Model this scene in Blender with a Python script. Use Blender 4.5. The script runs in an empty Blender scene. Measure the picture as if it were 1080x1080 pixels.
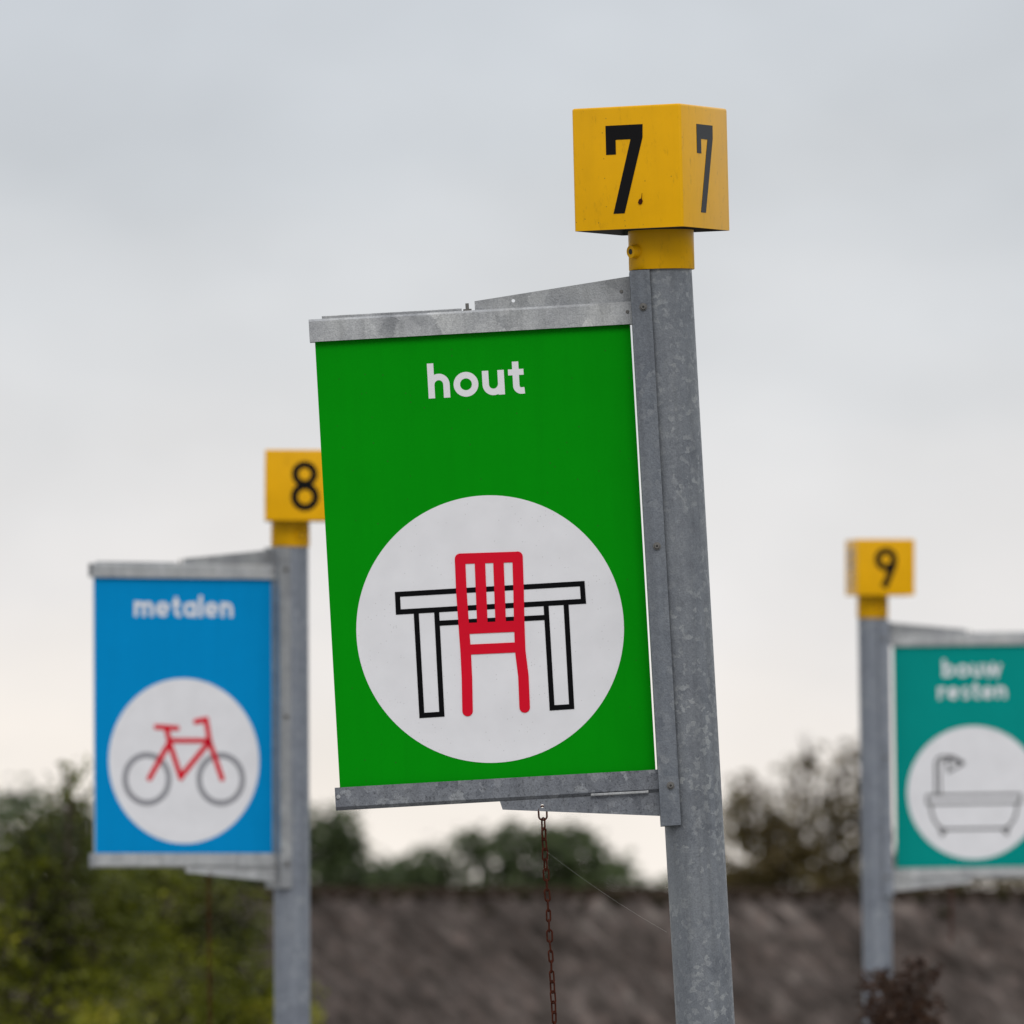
import bpy, bmesh, math, random
from mathutils import Vector, Matrix, noise
from mathutils.geometry import tessellate_polygon

random.seed(11)
S = bpy.context.scene
C = S.collection
PI = math.pi

# ------------------------------------------------------------------ camera
EYE = 1.6
FPX = 12000.0            # focal length in pixels of a 1080 px wide picture
HOR = 1025.0             # pixel row of the horizon
PITCH = math.atan((HOR - 540.0) / FPX)
D7 = 21.6
K = 0.0018               # metres per design unit (one pixel at the nearest sign)
SC8, SC9 = 0.6136, 0.497
D8, D9 = D7 / SC8, D7 / SC9

cam = bpy.data.cameras.new('camera')
camo = bpy.data.objects.new('camera', cam)
C.objects.link(camo)
cam.sensor_width = 36.0
cam.lens = 36.0 * FPX / 1080.0
cam.clip_start = 0.5
cam.clip_end = 6000.0
camo.location = (0, 0, EYE)
camo.rotation_euler = (PI / 2 + PITCH, 0, 0)
cam.dof.use_dof = True
cam.dof.focus_distance = D7
cam.dof.aperture_fstop = 10.8
cam.dof.aperture_blades = 0
S.camera = camo


def P(px, py, D):
    """world point on the plane y = D that stands under a spot of the picture (1080 scale)"""
    a = (px - 540.0) / FPX
    b = (540.0 - py) / FPX
    d = Vector((a, math.cos(PITCH) - b * math.sin(PITCH), math.sin(PITCH) + b * math.cos(PITCH)))
    return Vector((0, 0, EYE)) + d * (D / d.y)


# ------------------------------------------------------------------ sky and sun
SUN_EL, SUN_ROT = math.radians(40), math.radians(176)
w = bpy.data.worlds.new('World')
S.world = w
w.use_nodes = True
nt = w.node_tree
nt.nodes.clear()
N = nt.nodes.new
L = nt.links.new
out = N('ShaderNodeOutputWorld')
bg = N('ShaderNodeBackground')
sky = N('ShaderNodeTexSky')
sky.sky_type = 'NISHITA'
sky.sun_disc = False
sky.sun_elevation = SUN_EL
sky.sun_rotation = SUN_ROT
sky.air_density = 1.0
sky.dust_density = 3.0
bg.inputs['Strength'].default_value = 0.1
tc = N('ShaderNodeTexCoord')
sep = N('ShaderNodeSeparateXYZ')
L(tc.outputs['Generated'], sep.inputs[0])
# overcast deck: pale and warm in the gap above the horizon, grey-blue above it, brighter overhead
mapn = N('ShaderNodeMapping')
mapn.inputs['Scale'].default_value = (14, 14, 42)
L(tc.outputs['Generated'], mapn.inputs[0])
nz = N('ShaderNodeTexNoise')
nz.inputs['Scale'].default_value = 1.0
nz.inputs['Detail'].default_value = 5
nz.inputs['Roughness'].default_value = 0.5
L(mapn.outputs[0], nz.inputs['Vector'])
m1 = N('ShaderNodeMath'); m1.operation = 'SUBTRACT'; m1.inputs[1].default_value = 0.5
L(nz.outputs['Fac'], m1.inputs[0])
m2 = N('ShaderNodeMath'); m2.operation = 'MULTIPLY_ADD'; m2.inputs[1].default_value = 0.034
L(m1.outputs[0], m2.inputs[0]); L(sep.outputs['Z'], m2.inputs[2])
m3 = N('ShaderNodeMath'); m3.operation = 'MULTIPLY'; m3.inputs[1].default_value = 4.0
L(m2.outputs[0], m3.inputs[0])
ramp = N('ShaderNodeValToRGB')
L(m3.outputs[0], ramp.inputs[0])
cr = ramp.color_ramp
stops = [(0.0, (9.9, 9.2, 8.4)), (0.055, (9.7, 9.05, 8.35)), (0.13, (8.3, 8.1, 8.0)), (0.21, (7.15, 7.25, 7.4)),
         (0.29, (6.2, 6.5, 6.85)), (0.42, (5.75, 6.15, 6.7)), (0.75, (8.0, 8.3, 8.8)), (1.0, (11.0, 11.2, 11.5))]
while len(cr.elements) < len(stops):
    cr.elements.new(0.5)
for e, (p, c) in zip(cr.elements, stops):
    e.position = p
    e.color = (c[0] / 12, c[1] / 12, c[2] / 12, 1)
vm = N('ShaderNodeVectorMath'); vm.operation = 'SCALE'; vm.inputs['Scale'].default_value = 12.0
L(ramp.outputs[0], vm.inputs[0])
# soft blotches
mp2 = N('ShaderNodeMapping'); mp2.inputs['Scale'].default_value = (26, 26, 46)
L(tc.outputs['Generated'], mp2.inputs[0])
nz2 = N('ShaderNodeTexNoise'); nz2.inputs['Scale'].default_value = 1.0; nz2.inputs['Detail'].default_value = 4
L(mp2.outputs[0], nz2.inputs['Vector'])
mr = N('ShaderNodeMapRange'); mr.inputs['To Min'].default_value = 0.94; mr.inputs['To Max'].default_value = 1.08
mr.inputs['From Min'].default_value = 0.3; mr.inputs['From Max'].default_value = 0.7
L(nz2.outputs['Fac'], mr.inputs['Value'])
vm2 = N('ShaderNodeVectorMath'); vm2.operation = 'SCALE'
L(vm.outputs[0], vm2.inputs[0]); L(mr.outputs[0], vm2.inputs['Scale'])
# unseen sky behind the camera, dimmed to weaken reflections on the painted faces
az = N('ShaderNodeMapRange'); az.inputs['From Min'].default_value = -0.8; az.inputs['From Max'].default_value = 0.5
az.inputs['To Min'].default_value = 0.66; az.inputs['To Max'].default_value = 1.0
L(sep.outputs['Y'], az.inputs['Value'])
vm3 = N('ShaderNodeVectorMath'); vm3.operation = 'SCALE'
L(vm2.outputs[0], vm3.inputs[0]); L(az.outputs[0], vm3.inputs['Scale'])
vm2 = vm3
mix = N('ShaderNodeMix'); mix.data_type = 'RGBA'; mix.inputs['Factor'].default_value = 0.97
L(sky.outputs[0], mix.inputs['A']); L(vm2.outputs[0], mix.inputs['B'])
L(mix.outputs['Result'], bg.inputs['Color'])
L(bg.outputs[0], out.inputs['Surface'])

sun = bpy.data.lights.new('sun', 'SUN')
suno = bpy.data.objects.new('sun', sun)
C.objects.link(suno)
sun.energy = 1.3
sun.angle = math.radians(28)
sun.color = (1.0, 0.97, 0.92)
sdir = Vector((math.sin(SUN_ROT) * math.cos(SUN_EL), math.cos(SUN_ROT) * math.cos(SUN_EL), math.sin(SUN_EL)))
suno.rotation_euler = sdir.to_track_quat('Z', 'Y').to_euler()

S.render.engine = 'CYCLES'
S.view_settings.view_transform = 'Standard'
S.view_settings.look = 'None'
S.view_settings.exposure = 0.0
S.view_settings.gamma = 1.0
S.render.resolution_x = S.render.resolution_y = 1024


# ------------------------------------------------------------------ materials
def new_mat(name, color=(0.5, 0.5, 0.5), rough=0.5, metallic=0.0, spec=0.5, coat=0.0, coat_rough=0.1):
    m = bpy.data.materials.new(name)
    m.use_nodes = True
    b = m.node_tree.nodes['Principled BSDF']
    b.inputs['Base Color'].default_value = (*color, 1)
    b.inputs['Roughness'].default_value = rough
    b.inputs['Metallic'].default_value = metallic
    b.inputs['Specular IOR Level'].default_value = spec
    b.inputs['Coat Weight'].default_value = coat
    b.inputs['Coat IOR'].default_value = 1.35
    b.inputs['Coat Roughness'].default_value = coat_rough
    return m, m.node_tree, b


def nnode(t, kind, **kw):
    n = t.nodes.new(kind)
    for k, v in kw.items():
        if k in n.inputs:
            n.inputs[k].default_value = v
        else:
            setattr(n, k, v)
    return n


def ramp_node(t, fac, stops, interp='LINEAR'):
    r = t.nodes.new('ShaderNodeValToRGB')
    r.color_ramp.interpolation = interp
    while len(r.color_ramp.elements) < len(stops):
        r.color_ramp.elements.new(0.5)
    for e, (p, c) in zip(r.color_ramp.elements, stops):
        e.position = p
        e.color = (*c, 1) if len(c) == 3 else c
    t.links.new(fac, r.inputs[0])
    return r


def mixc(t, fac, a, b, blend='MIX'):
    m = t.nodes.new('ShaderNodeMix')
    m.data_type = 'RGBA'
    m.blend_type = blend
    for sock, v in (('Factor', fac), ('A', a), ('B', b)):
        if hasattr(v, 'links'):
            t.links.new(v, m.inputs[sock])
        elif sock == 'Factor':
            m.inputs[sock].default_value = v
        else:
            m.inputs[sock].default_value = (*v, 1)
    return m.outputs['Result']


def galvanised(name, dark, mid, light, cell=60.0, rough=0.48, metallic=0.35, pit=0.0, streak=0.0):
    m, t, b = new_mat(name, mid, rough, metallic)
    tcn = nnode(t, 'ShaderNodeTexCoord')
    warp = nnode(t, 'ShaderNodeTexNoise', Scale=cell * 0.9, Detail=3.0)
    t.links.new(tcn.outputs['Object'], warp.inputs['Vector'])
    vma = nnode(t, 'ShaderNodeVectorMath', operation='MULTIPLY_ADD')
    vma.inputs[1].default_value = (1.9 / cell,) * 3
    t.links.new(warp.outputs['Color'], vma.inputs[0])
    t.links.new(tcn.outputs['Object'], vma.inputs[2])
    vor = nnode(t, 'ShaderNodeTexVoronoi', Scale=cell)
    t.links.new(vma.outputs[0], vor.inputs['Vector'])
    sepc = nnode(t, 'ShaderNodeSeparateColor')
    t.links.new(vor.outputs['Color'], sepc.inputs[0])
    r = ramp_node(t, sepc.outputs[0], [(0.0, dark), (0.3, mid), (0.72, mid), (0.86, [0.5 * (x + y) for x, y in zip(mid, light)]), (1.0, light)])
    big = nnode(t, 'ShaderNodeTexNoise', Scale=9.0, Detail=4.0, Roughness=0.6)
    t.links.new(tcn.outputs['Object'], big.inputs['Vector'])
    br = ramp_node(t, big.outputs['Fac'], [(0.3, (0.80, 0.80, 0.82)), (0.5, (1, 1, 1)), (0.72, (1.14, 1.13, 1.1))])
    # spangle shows strongly in some places and hardly in others; faint run-off streaks
    pat = nnode(t, 'ShaderNodeTexNoise', Scale=7.0, Detail=3.0)
    mpa = nnode(t, 'ShaderNodeMapping'); mpa.inputs['Location'].default_value = (3.1, 1.7, 5.3)
    t.links.new(tcn.outputs['Object'], mpa.inputs[0]); t.links.new(mpa.outputs[0], pat.inputs['Vector'])
    pf = nnode(t, 'ShaderNodeMapRange'); pf.inputs['From Min'].default_value = 0.38; pf.inputs['From Max'].default_value = 0.6
    pf.inputs['To Min'].default_value = 0.25
    t.links.new(pat.outputs['Fac'], pf.inputs['Value'])
    rc = mixc(t, pf.outputs[0], mid, r.outputs[0])
    mps = nnode(t, 'ShaderNodeMapping'); mps.inputs['Scale'].default_value = (60, 60, 2.2)
    t.links.new(tcn.outputs['Object'], mps.inputs[0])
    sn = nnode(t, 'ShaderNodeTexNoise', Scale=1.0, Detail=4.0)
    t.links.new(mps.outputs[0], sn.inputs['Vector'])
    sr = ramp_node(t, sn.outputs['Fac'], [(0.32, (0.80, 0.80, 0.80)), (0.5, (1, 1, 1)), (0.7, (1.12, 1.12, 1.12))])
    rc = mixc(t, 0.7, rc, sr.outputs[0], 'MULTIPLY')
    c1 = mixc(t, 1.0, rc, br.outputs[0], 'MULTIPLY')
    fine = nnode(t, 'ShaderNodeTexNoise', Scale=330.0, Detail=3.0, Roughness=0.7)
    t.links.new(tcn.outputs['Object'], fine.inputs['Vector'])
    fr = ramp_node(t, fine.outputs['Fac'], [(0.33, (0.78, 0.78, 0.8)), (0.5, (1, 1, 1)), (0.68, (1.16, 1.16, 1.16))])
    c2 = mixc(t, 1.0, c1, fr.outputs[0], 'MULTIPLY')
    if pit:
        pv = nnode(t, 'ShaderNodeTexNoise', Scale=210.0, Detail=4.0, Roughness=0.75)
        t.links.new(tcn.outputs['Object'], pv.inputs['Vector'])
        pr = ramp_node(t, pv.outputs['Fac'], [(0.36, (1 - pit,) * 3), (0.44, (1, 1, 1)), (0.62, (1, 1, 1)), (0.7, (1 + pit,) * 3)])
        c2 = mixc(t, 1.0, c2, pr.outputs[0], 'MULTIPLY')
    t.links.new(c2, b.inputs['Base Color'])
    bump = nnode(t, 'ShaderNodeBump', Strength=0.25, Distance=0.002)
    t.links.new(fine.outputs['Fac'], bump.inputs['Height'])
    t.links.new(bump.outputs[0], b.inputs['Normal'])
    rr = nnode(t, 'ShaderNodeMapRange')
    rr.inputs['To Min'].default_value = rough - 0.12
    rr.inputs['To Max'].default_value = rough + 0.14
    t.links.new(sepc.outputs[1], rr.inputs['Value'])
    t.links.new(rr.outputs[0], b.inputs['Roughness'])
    return m


def painted(name, col, rough=0.35, coat=0.0, var=0.06, dirt=0.0, dirtcol=(0.05, 0.045, 0.03), scale=6.0, spec=0.5):
    m, t, b = new_mat(name, col, rough, 0.0, spec, coat)
    tcn = nnode(t, 'ShaderNodeTexCoord')
    n1 = nnode(t, 'ShaderNodeTexNoise', Scale=scale, Detail=6.0, Roughness=0.6)
    t.links.new(tcn.outputs['Object'], n1.inputs['Vector'])
    r = ramp_node(t, n1.outputs['Fac'], [(0.3, (1 - var,) * 3), (0.7, (1 + var,) * 3)])
    c = mixc(t, 1.0, col, r.outputs[0], 'MULTIPLY')
    if dirt:
        mpn = nnode(t, 'ShaderNodeMapping')
        mpn.inputs['Scale'].default_value = (1, 1, 0.35)
        t.links.new(tcn.outputs['Object'], mpn.inputs[0])
        n2 = nnode(t, 'ShaderNodeTexNoise', Scale=75.0, Detail=8.0, Roughness=0.72)
        t.links.new(mpn.outputs[0], n2.inputs['Vector'])
        r2 = ramp_node(t, n2.outputs['Fac'], [(0.56, (0, 0, 0)), (0.8, (dirt,) * 3)])
        sc = nnode(t, 'ShaderNodeSeparateColor')
        t.links.new(r2.outputs[0], sc.inputs[0])
        c = mixc(t, sc.outputs[0], c, dirtcol)
    if 'sheet' in name or 'yellow' in name:
        mg = nnode(t, 'ShaderNodeMapping'); mg.inputs['Scale'].default_value = (38, 38, 3.0)
        t.links.new(tcn.outputs['Object'], mg.inputs[0])
        ng = nnode(t, 'ShaderNodeTexNoise', Scale=1.0, Detail=6.0, Roughness=0.65)
        t.links.new(mg.outputs[0], ng.inputs['Vector'])
        rg = ramp_node(t, ng.outputs['Fac'], [(0.3, (0.965, 0.965, 0.965)), (0.5, (1, 1, 1)), (0.75, (1.02, 1.02, 1.02))])
        c = mixc(t, 1.0, c, rg.outputs[0], 'MULTIPLY')
        vs = nnode(t, 'ShaderNodeTexVoronoi', Scale=120.0)
        t.links.new(tcn.outputs['Object'], vs.inputs['Vector'])
        sv = nnode(t, 'ShaderNodeSeparateColor'); t.links.new(vs.outputs['Color'], sv.inputs[0])
        g1 = nnode(t, 'ShaderNodeMath', operation='GREATER_THAN'); g1.inputs[1].default_value = 0.95
        t.links.new(sv.outputs[0], g1.inputs[0])
        l1 = nnode(t, 'ShaderNodeMath', operation='LESS_THAN'); l1.inputs[1].default_value = 0.15
        t.links.new(vs.outputs['Distance'], l1.inputs[0])
        mm = nnode(t, 'ShaderNodeMath', operation='MULTIPLY'); t.links.new(g1.outputs[0], mm.inputs[0]); t.links.new(l1.outputs[0], mm.inputs[1])
        mh = nnode(t, 'ShaderNodeMath', operation='MULTIPLY'); t.links.new(mm.outputs[0], mh.inputs[0]); mh.inputs[1].default_value = 0.5
        c = mixc(t, mh.outputs[0], c, (0.03, 0.03, 0.02))
    t.links.new(c, b.inputs['Base Color'])
    rr = nnode(t, 'ShaderNodeMapRange')
    rr.inputs['To Min'].default_value = max(0.02, rough - 0.06)
    rr.inputs['To Max'].default_value = rough + 0.08
    t.links.new(n1.outputs['Fac'], rr.inputs['Value'])
    t.links.new(rr.outputs[0], b.inputs['Roughness'])
    return m


def speckled_white(name, col):
    """white printed film with tiny dirt specks"""
    m, t, b = new_mat(name, col, 0.42, spec=0.15)
    tcn = nnode(t, 'ShaderNodeTexCoord')
    v = nnode(t, 'ShaderNodeTexVoronoi', Scale=190.0)
    t.links.new(tcn.outputs['Object'], v.inputs['Vector'])
    sc = nnode(t, 'ShaderNodeSeparateColor')
    t.links.new(v.outputs['Color'], sc.inputs[0])
    clump = nnode(t, 'ShaderNodeTexNoise', Scale=9.0, Detail=3.0)
    t.links.new(tcn.outputs['Object'], clump.inputs['Vector'])
    lim = nnode(t, 'ShaderNodeMapRange')
    lim.inputs['From Min'].default_value = 0.45
    lim.inputs['From Max'].default_value = 0.75
    lim.inputs['To Min'].default_value = 0.95
    lim.inputs['To Max'].default_value = 0.5
    t.links.new(clump.outputs['Fac'], lim.inputs['Value'])
    g = nnode(t, 'ShaderNodeMath', operation='GREATER_THAN')
    t.links.new(sc.outputs[0], g.inputs[0]); t.links.new(lim.outputs[0], g.inputs[1])
    ls = nnode(t, 'ShaderNodeMath', operation='LESS_THAN')
    t.links.new(v.outputs['Distance'], ls.inputs[0]); ls.inputs[1].default_value = 0.2
    mu = nnode(t, 'ShaderNodeMath', operation='MULTIPLY')
    t.links.new(g.outputs[0], mu.inputs[0]); t.links.new(ls.outputs[0], mu.inputs[1])
    mu2 = nnode(t, 'ShaderNodeMath', operation='MULTIPLY')
    t.links.new(mu.outputs[0], mu2.inputs[0]); t.links.new(sc.outputs[1], mu2.inputs[1])
    n1 = nnode(t, 'ShaderNodeTexNoise', Scale=14.0, Detail=6.0)
    t.links.new(tcn.outputs['Object'], n1.inputs['Vector'])
    r = ramp_node(t, n1.outputs['Fac'], [(0.3, (0.95, 0.95, 0.95)), (0.7, (1.03, 1.03, 1.03))])
    c = mixc(t, 1.0, col, r.outputs[0], 'MULTIPLY')
    c = mixc(t, mu2.outputs[0], c, (0.12, 0.10, 0.09))
    t.links.new(c, b.inputs['Base Color'])
    return m


def leafy(name, cols, rough=0.55, trans=0.25):
    m, t, b = new_mat(name, cols[0], rough, 0.0, 0.3)
    g = nnode(t, 'ShaderNodeNewGeometry')
    tcn = nnode(t, 'ShaderNodeTexCoord')
    n1 = nnode(t, 'ShaderNodeTexNoise', Scale=2.4, Detail=3.0)
    t.links.new(tcn.outputs['Object'], n1.inputs['Vector'])
    ad = nnode(t, 'ShaderNodeMath', operation='MULTIPLY_ADD')
    t.links.new(g.outputs['Random Per Island'], ad.inputs[0])
    ad.inputs[1].default_value = 0.38
    if 'yellow' in name:
        ad.inputs[1].default_value = 0.2
        n1.inputs['Scale'].default_value = 1.7
        rough = 0.7
    sb = nnode(t, 'ShaderNodeMath', operation='MULTIPLY_ADD')
    t.links.new(n1.outputs['Fac'], sb.inputs[0]); sb.inputs[1].default_value = 1.9; sb.inputs[2].default_value = -0.64
    t.links.new(sb.outputs[0], ad.inputs[2])
    k = len(cols) - 1
    r = ramp_node(t, ad.outputs[0], [(0.1 + 0.8 * i / k, c) for i, c in enumerate(cols)])
    t.links.new(r.outputs[0], b.inputs['Base Color'])
    tr = nnode(t, 'ShaderNodeBsdfTranslucent')
    t.links.new(r.outputs[0], tr.inputs['Color'])
    mx = nnode(t, 'ShaderNodeMixShader')
    mx.inputs[0].default_value = trans
    t.links.new(b.outputs[0], mx.inputs[1]); t.links.new(tr.outputs[0], mx.inputs[2])
    t.links.new(mx.outputs[0], t.nodes['Material Output'].inputs['Surface'])
    return m


M = {}
M['pole'] = galvanised('galvanised_pole', (0.135, 0.148, 0.170), (0.165, 0.179, 0.202), (0.268, 0.283, 0.298), 110, 0.46, 0.3)
M['strip'] = galvanised('galvanised_strip', (0.11, 0.125, 0.15), (0.14, 0.155, 0.18), (0.185, 0.20, 0.222), 80, 0.5, 0.3, 0.12)
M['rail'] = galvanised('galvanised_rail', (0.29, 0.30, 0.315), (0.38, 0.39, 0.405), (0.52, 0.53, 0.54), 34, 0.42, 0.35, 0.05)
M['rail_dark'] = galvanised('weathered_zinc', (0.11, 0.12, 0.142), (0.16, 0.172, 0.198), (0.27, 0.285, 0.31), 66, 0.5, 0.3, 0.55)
M['plate'] = galvanised('zinc_plate', (0.24, 0.25, 0.265), (0.29, 0.30, 0.315), (0.36, 0.37, 0.385), 30, 0.4, 0.4, 0.08)
M['zinc_pale'] = galvanised('pale_zinc', (0.34, 0.35, 0.365), (0.41, 0.42, 0.435), (0.50, 0.51, 0.52), 30, 0.42, 0.3, 0.05)
M['zinc_blue'] = galvanised('bluish_zinc', (0.16, 0.18, 0.215), (0.195, 0.215, 0.255), (0.26, 0.28, 0.31), 70, 0.5, 0.3)
M['steel'] = painted('screw_steel', (0.13, 0.125, 0.12), 0.4, 0, 0.2)
M['green'] = painted('green_sheet', (0.001, 0.25, 0.003), 0.4, 0, 0.03, spec=0.03)
M['blue'] = painted('blue_sheet', (0.001, 0.235, 0.55), 0.4, 0, 0.03, spec=0.03)
M['teal'] = painted('teal_sheet', (0.002, 0.25, 0.225), 0.4, 0, 0.03, spec=0.03)
M['edge'] = painted('sheet_edge', (0.7, 0.7, 0.68), 0.5, 0, 0.05)
M['white'] = painted('white_print', (0.72, 0.72, 0.76), 0.4, 0, 0.03, spec=0.15)
M['disc'] = speckled_white('white_disc_print', (0.73, 0.73, 0.77))
M['black'] = painted('black_print', (0.005, 0.005, 0.006), 0.4, 0, 0.1, spec=0.03)
M['red'] = painted('red_print', (0.62, 0.008, 0.026), 0.4, 0, 0.04, spec=0.03)
M['grey'] = painted('grey_print', (0.27, 0.27, 0.30), 0.4, 0, 0.04)
M['yellow'] = painted('yellow_paint', (0.73, 0.375, 0.0003), 0.3, 0.0, 0.05, 0.45, (0.10, 0.05, 0.01), 10.0)
M['yellow'].node_tree.nodes['Principled BSDF'].inputs['IOR'].default_value = 1.26
M['digit'] = painted('black_digit_film', (0.003, 0.003, 0.004), 0.12, 0.0, 0.05)
M['digit'].node_tree.nodes['Principled BSDF'].inputs['IOR'].default_value = 1.27
M['recess_shade'] = painted('recess_shade_black', (0.01, 0.01, 0.01), 0.6)  # near-black colour standing in for shade inside the box and screw sockets
M['rust'] = painted('rusty_chain', (0.05, 0.013, 0.007), 0.85, 0, 0.45, 0.6, (0.015, 0.006, 0.005), 160.0, spec=0.08)
M['bark'] = painted('bark', (0.07, 0.055, 0.04), 0.9, 0, 0.3, 0.4)


# ------------------------------------------------------------------ mesh helpers (design units: x = along the arm, z = up, -y = front)
def link(name, bm, mat, parent=None, xf=None, smooth=None, scale=1.0):
    me = bpy.data.meshes.new(name)
    if xf is not None:
        bm.transform(xf)
    if scale != 1.0:
        bmesh.ops.scale(bm, vec=(scale,) * 3, verts=bm.verts)
    bmesh.ops.recalc_face_normals(bm, faces=bm.faces)
    bm.to_mesh(me)
    bm.free()
    mats = mat if isinstance(mat, list) else [mat]
    for mm in mats:
        me.materials.append(mm)
    o = bpy.data.objects.new(name, me)
    C.objects.link(o)
    if smooth:
        for p in me.polygons:
            p.use_smooth = True
        me.set_sharp_from_angle(angle=math.radians(smooth))
    if parent is not None:
        o.parent = parent
    return o


def tag(o, label=None, cat=None, group=None, kind=None):
    if label: o['label'] = label
    if cat: o['category'] = cat
    if group: o['group'] = group
    if kind: o['kind'] = kind
    return o


def empty(name, mat=None):
    o = bpy.data.objects.new(name, None)
    o.empty_display_size = 0.2
    C.objects.link(o)
    if mat is not None:
        o.matrix_world = mat
    return o


def add_box(bm, x0, x1, y0, y1, z0, z1, bev=0.0):
    r = bmesh.ops.create_cube(bm, size=1.0)
    vs = r['verts']
    bmesh.ops.scale(bm, vec=(x1 - x0, y1 - y0, z1 - z0), verts=vs)
    bmesh.ops.translate(bm, vec=((x0 + x1) / 2, (y0 + y1) / 2, (z0 + z1) / 2), verts=vs)
    if bev:
        es = list({e for v in vs for e in v.link_edges})
        bmesh.ops.bevel(bm, geom=es, offset=bev, segments=2, affect='EDGES', profile=0.6)


def add_cyl(bm, p0, p1, r0, r1=None, seg=24, caps=True):
    r1 = r0 if r1 is None else r1
    p0, p1 = Vector(p0), Vector(p1)
    d = (p1 - p0).normalized()
    a = d.orthogonal().normalized()
    b = d.cross(a)
    A = [bm.verts.new(p0 + (a * math.cos(t) + b * math.sin(t)) * r0) for t in [2 * PI * i / seg for i in range(seg)]]
    B = [bm.verts.new(p1 + (a * math.cos(t) + b * math.sin(t)) * r1) for t in [2 * PI * i / seg for i in range(seg)]]
    for i in range(seg):
        bm.faces.new((A[i], A[(i + 1) % seg], B[(i + 1) % seg], B[i]))
    if caps:
        bm.faces.new(A[::-1]); bm.faces.new(B)


def prism(bm, loops, y0, y1):
    """flat plate: outline and holes in (x, z), between y0 (front) and y1 (back)"""
    flat = [Vector((p[0], p[1], 0)) for lp in loops for p in lp]
    tris = tessellate_polygon([[Vector((p[0], p[1], 0)) for p in lp] for lp in loops])
    F = [bm.verts.new((p.x, y0, p.y)) for p in flat]
    B = [bm.verts.new((p.x, y1, p.y)) for p in flat]
    for a, b_, c in tris:
        bm.faces.new((F[a], F[b_], F[c])); bm.faces.new((B[c], B[b_], B[a]))
    k = 0
    for lp in loops:
        n = len(lp)
        for i in range(n):
            j = (i + 1) % n
            bm.faces.new((F[k + i], F[k + j], B[k + j], B[k + i]))
        k += n


def extrude_profile_x(bm, prof, x0, x1):
    """closed profile in (y, z) swept along x"""
    A = [bm.verts.new((x0, y, z)) for y, z in prof]
    B = [bm.verts.new((x1, y, z)) for y, z in prof]
    n = len(prof)
    for i in range(n):
        bm.faces.new((A[i], A[(i + 1) % n], B[(i + 1) % n], B[i]))
    tris = tessellate_polygon([[Vector((y, z, 0)) for y, z in prof]])
    for t3 in tris:
        bm.faces.new([A[i] for i in t3]); bm.faces.new([B[i] for i in t3[::-1]])


def extrude_profile_z(bm, prof, z0, z1):
    A = [bm.verts.new((x, y, z0)) for x, y in prof]
    B = [bm.verts.new((x, y, z1)) for x, y in prof]
    n = len(prof)
    for i in range(n):
        bm.faces.new((A[i], A[(i + 1) % n], B[(i + 1) % n], B[i]))
    tris = tessellate_polygon([[Vector((x, y, 0)) for x, y in prof]])
    for t3 in tris:
        bm.faces.new([A[i] for i in t3]); bm.faces.new([B[i] for i in t3[::-1]])


def circle(cx, cz, r, n=24):
    return [(cx + r * math.cos(2 * PI * i / n), cz + r * math.sin(2 * PI * i / n)) for i in range(n)]


def arc(cx, cz, r, a0, a1, n=14):
    return [(cx + r * math.cos(math.radians(a0 + (a1 - a0) * i / n)), cz + r * math.sin(math.radians(a0 + (a1 - a0) * i / n))) for i in range(n + 1)]


LAY = [0]


def stroke(bm, pts, wd, yf, yb, closed=False, round_ends=False):
    """a line of even width printed on a sheet; every stroke lies a hair proud of the one before"""
    LAY[0] = (LAY[0] + 1) % 12
    yf = yf - 0.012 * LAY[0]
    n = len(pts)
    Ls, Rs = [], []
    for i in range(n):
        p = Vector(pts[i])
        if closed:
            a, b_ = Vector(pts[i - 1]), Vector(pts[(i + 1) % n])
        else:
            a = Vector(pts[max(i - 1, 0)]); b_ = Vector(pts[min(i + 1, n - 1)])
        d1 = (p - a) if (p - a).length > 1e-9 else (b_ - p)
        d2 = (b_ - p) if (b_ - p).length > 1e-9 else d1
        d1.normalize(); d2.normalize()
        n1 = Vector((-d1.y, d1.x)); n2 = Vector((-d2.y, d2.x))
        m = (n1 + n2)
        m.normalize()
        s = (wd / 2) / max(0.3, m.dot(n1))
        Ls.append(p + m * s); Rs.append(p - m * s)
    LF = [bm.verts.new((q.x, yf, q.y)) for q in Ls]; RF = [bm.verts.new((q.x, yf, q.y)) for q in Rs]
    LB = [bm.verts.new((q.x, yb, q.y)) for q in Ls]; RB = [bm.verts.new((q.x, yb, q.y)) for q in Rs]
    rng = range(n) if closed else range(n - 1)
    for i in rng:
        j = (i + 1) % n
        bm.faces.new((LF[i], LF[j], RF[j], RF[i]))
        bm.faces.new((LF[i], LB[i], LB[j], LF[j]))
        bm.faces.new((RF[i], RF[j], RB[j], RB[i]))
    if not closed:
        bm.faces.new((LF[0], RF[0], RB[0], LB[0])); bm.faces.new((LF[-1], LB[-1], RB[-1], RF[-1]))
    if round_ends:
        for q in (pts[0], pts[-1]):
            yf -= 0.006
            prism(bm, [circle(q[0], q[1], wd / 2, 20)], yf, yb)


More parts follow.
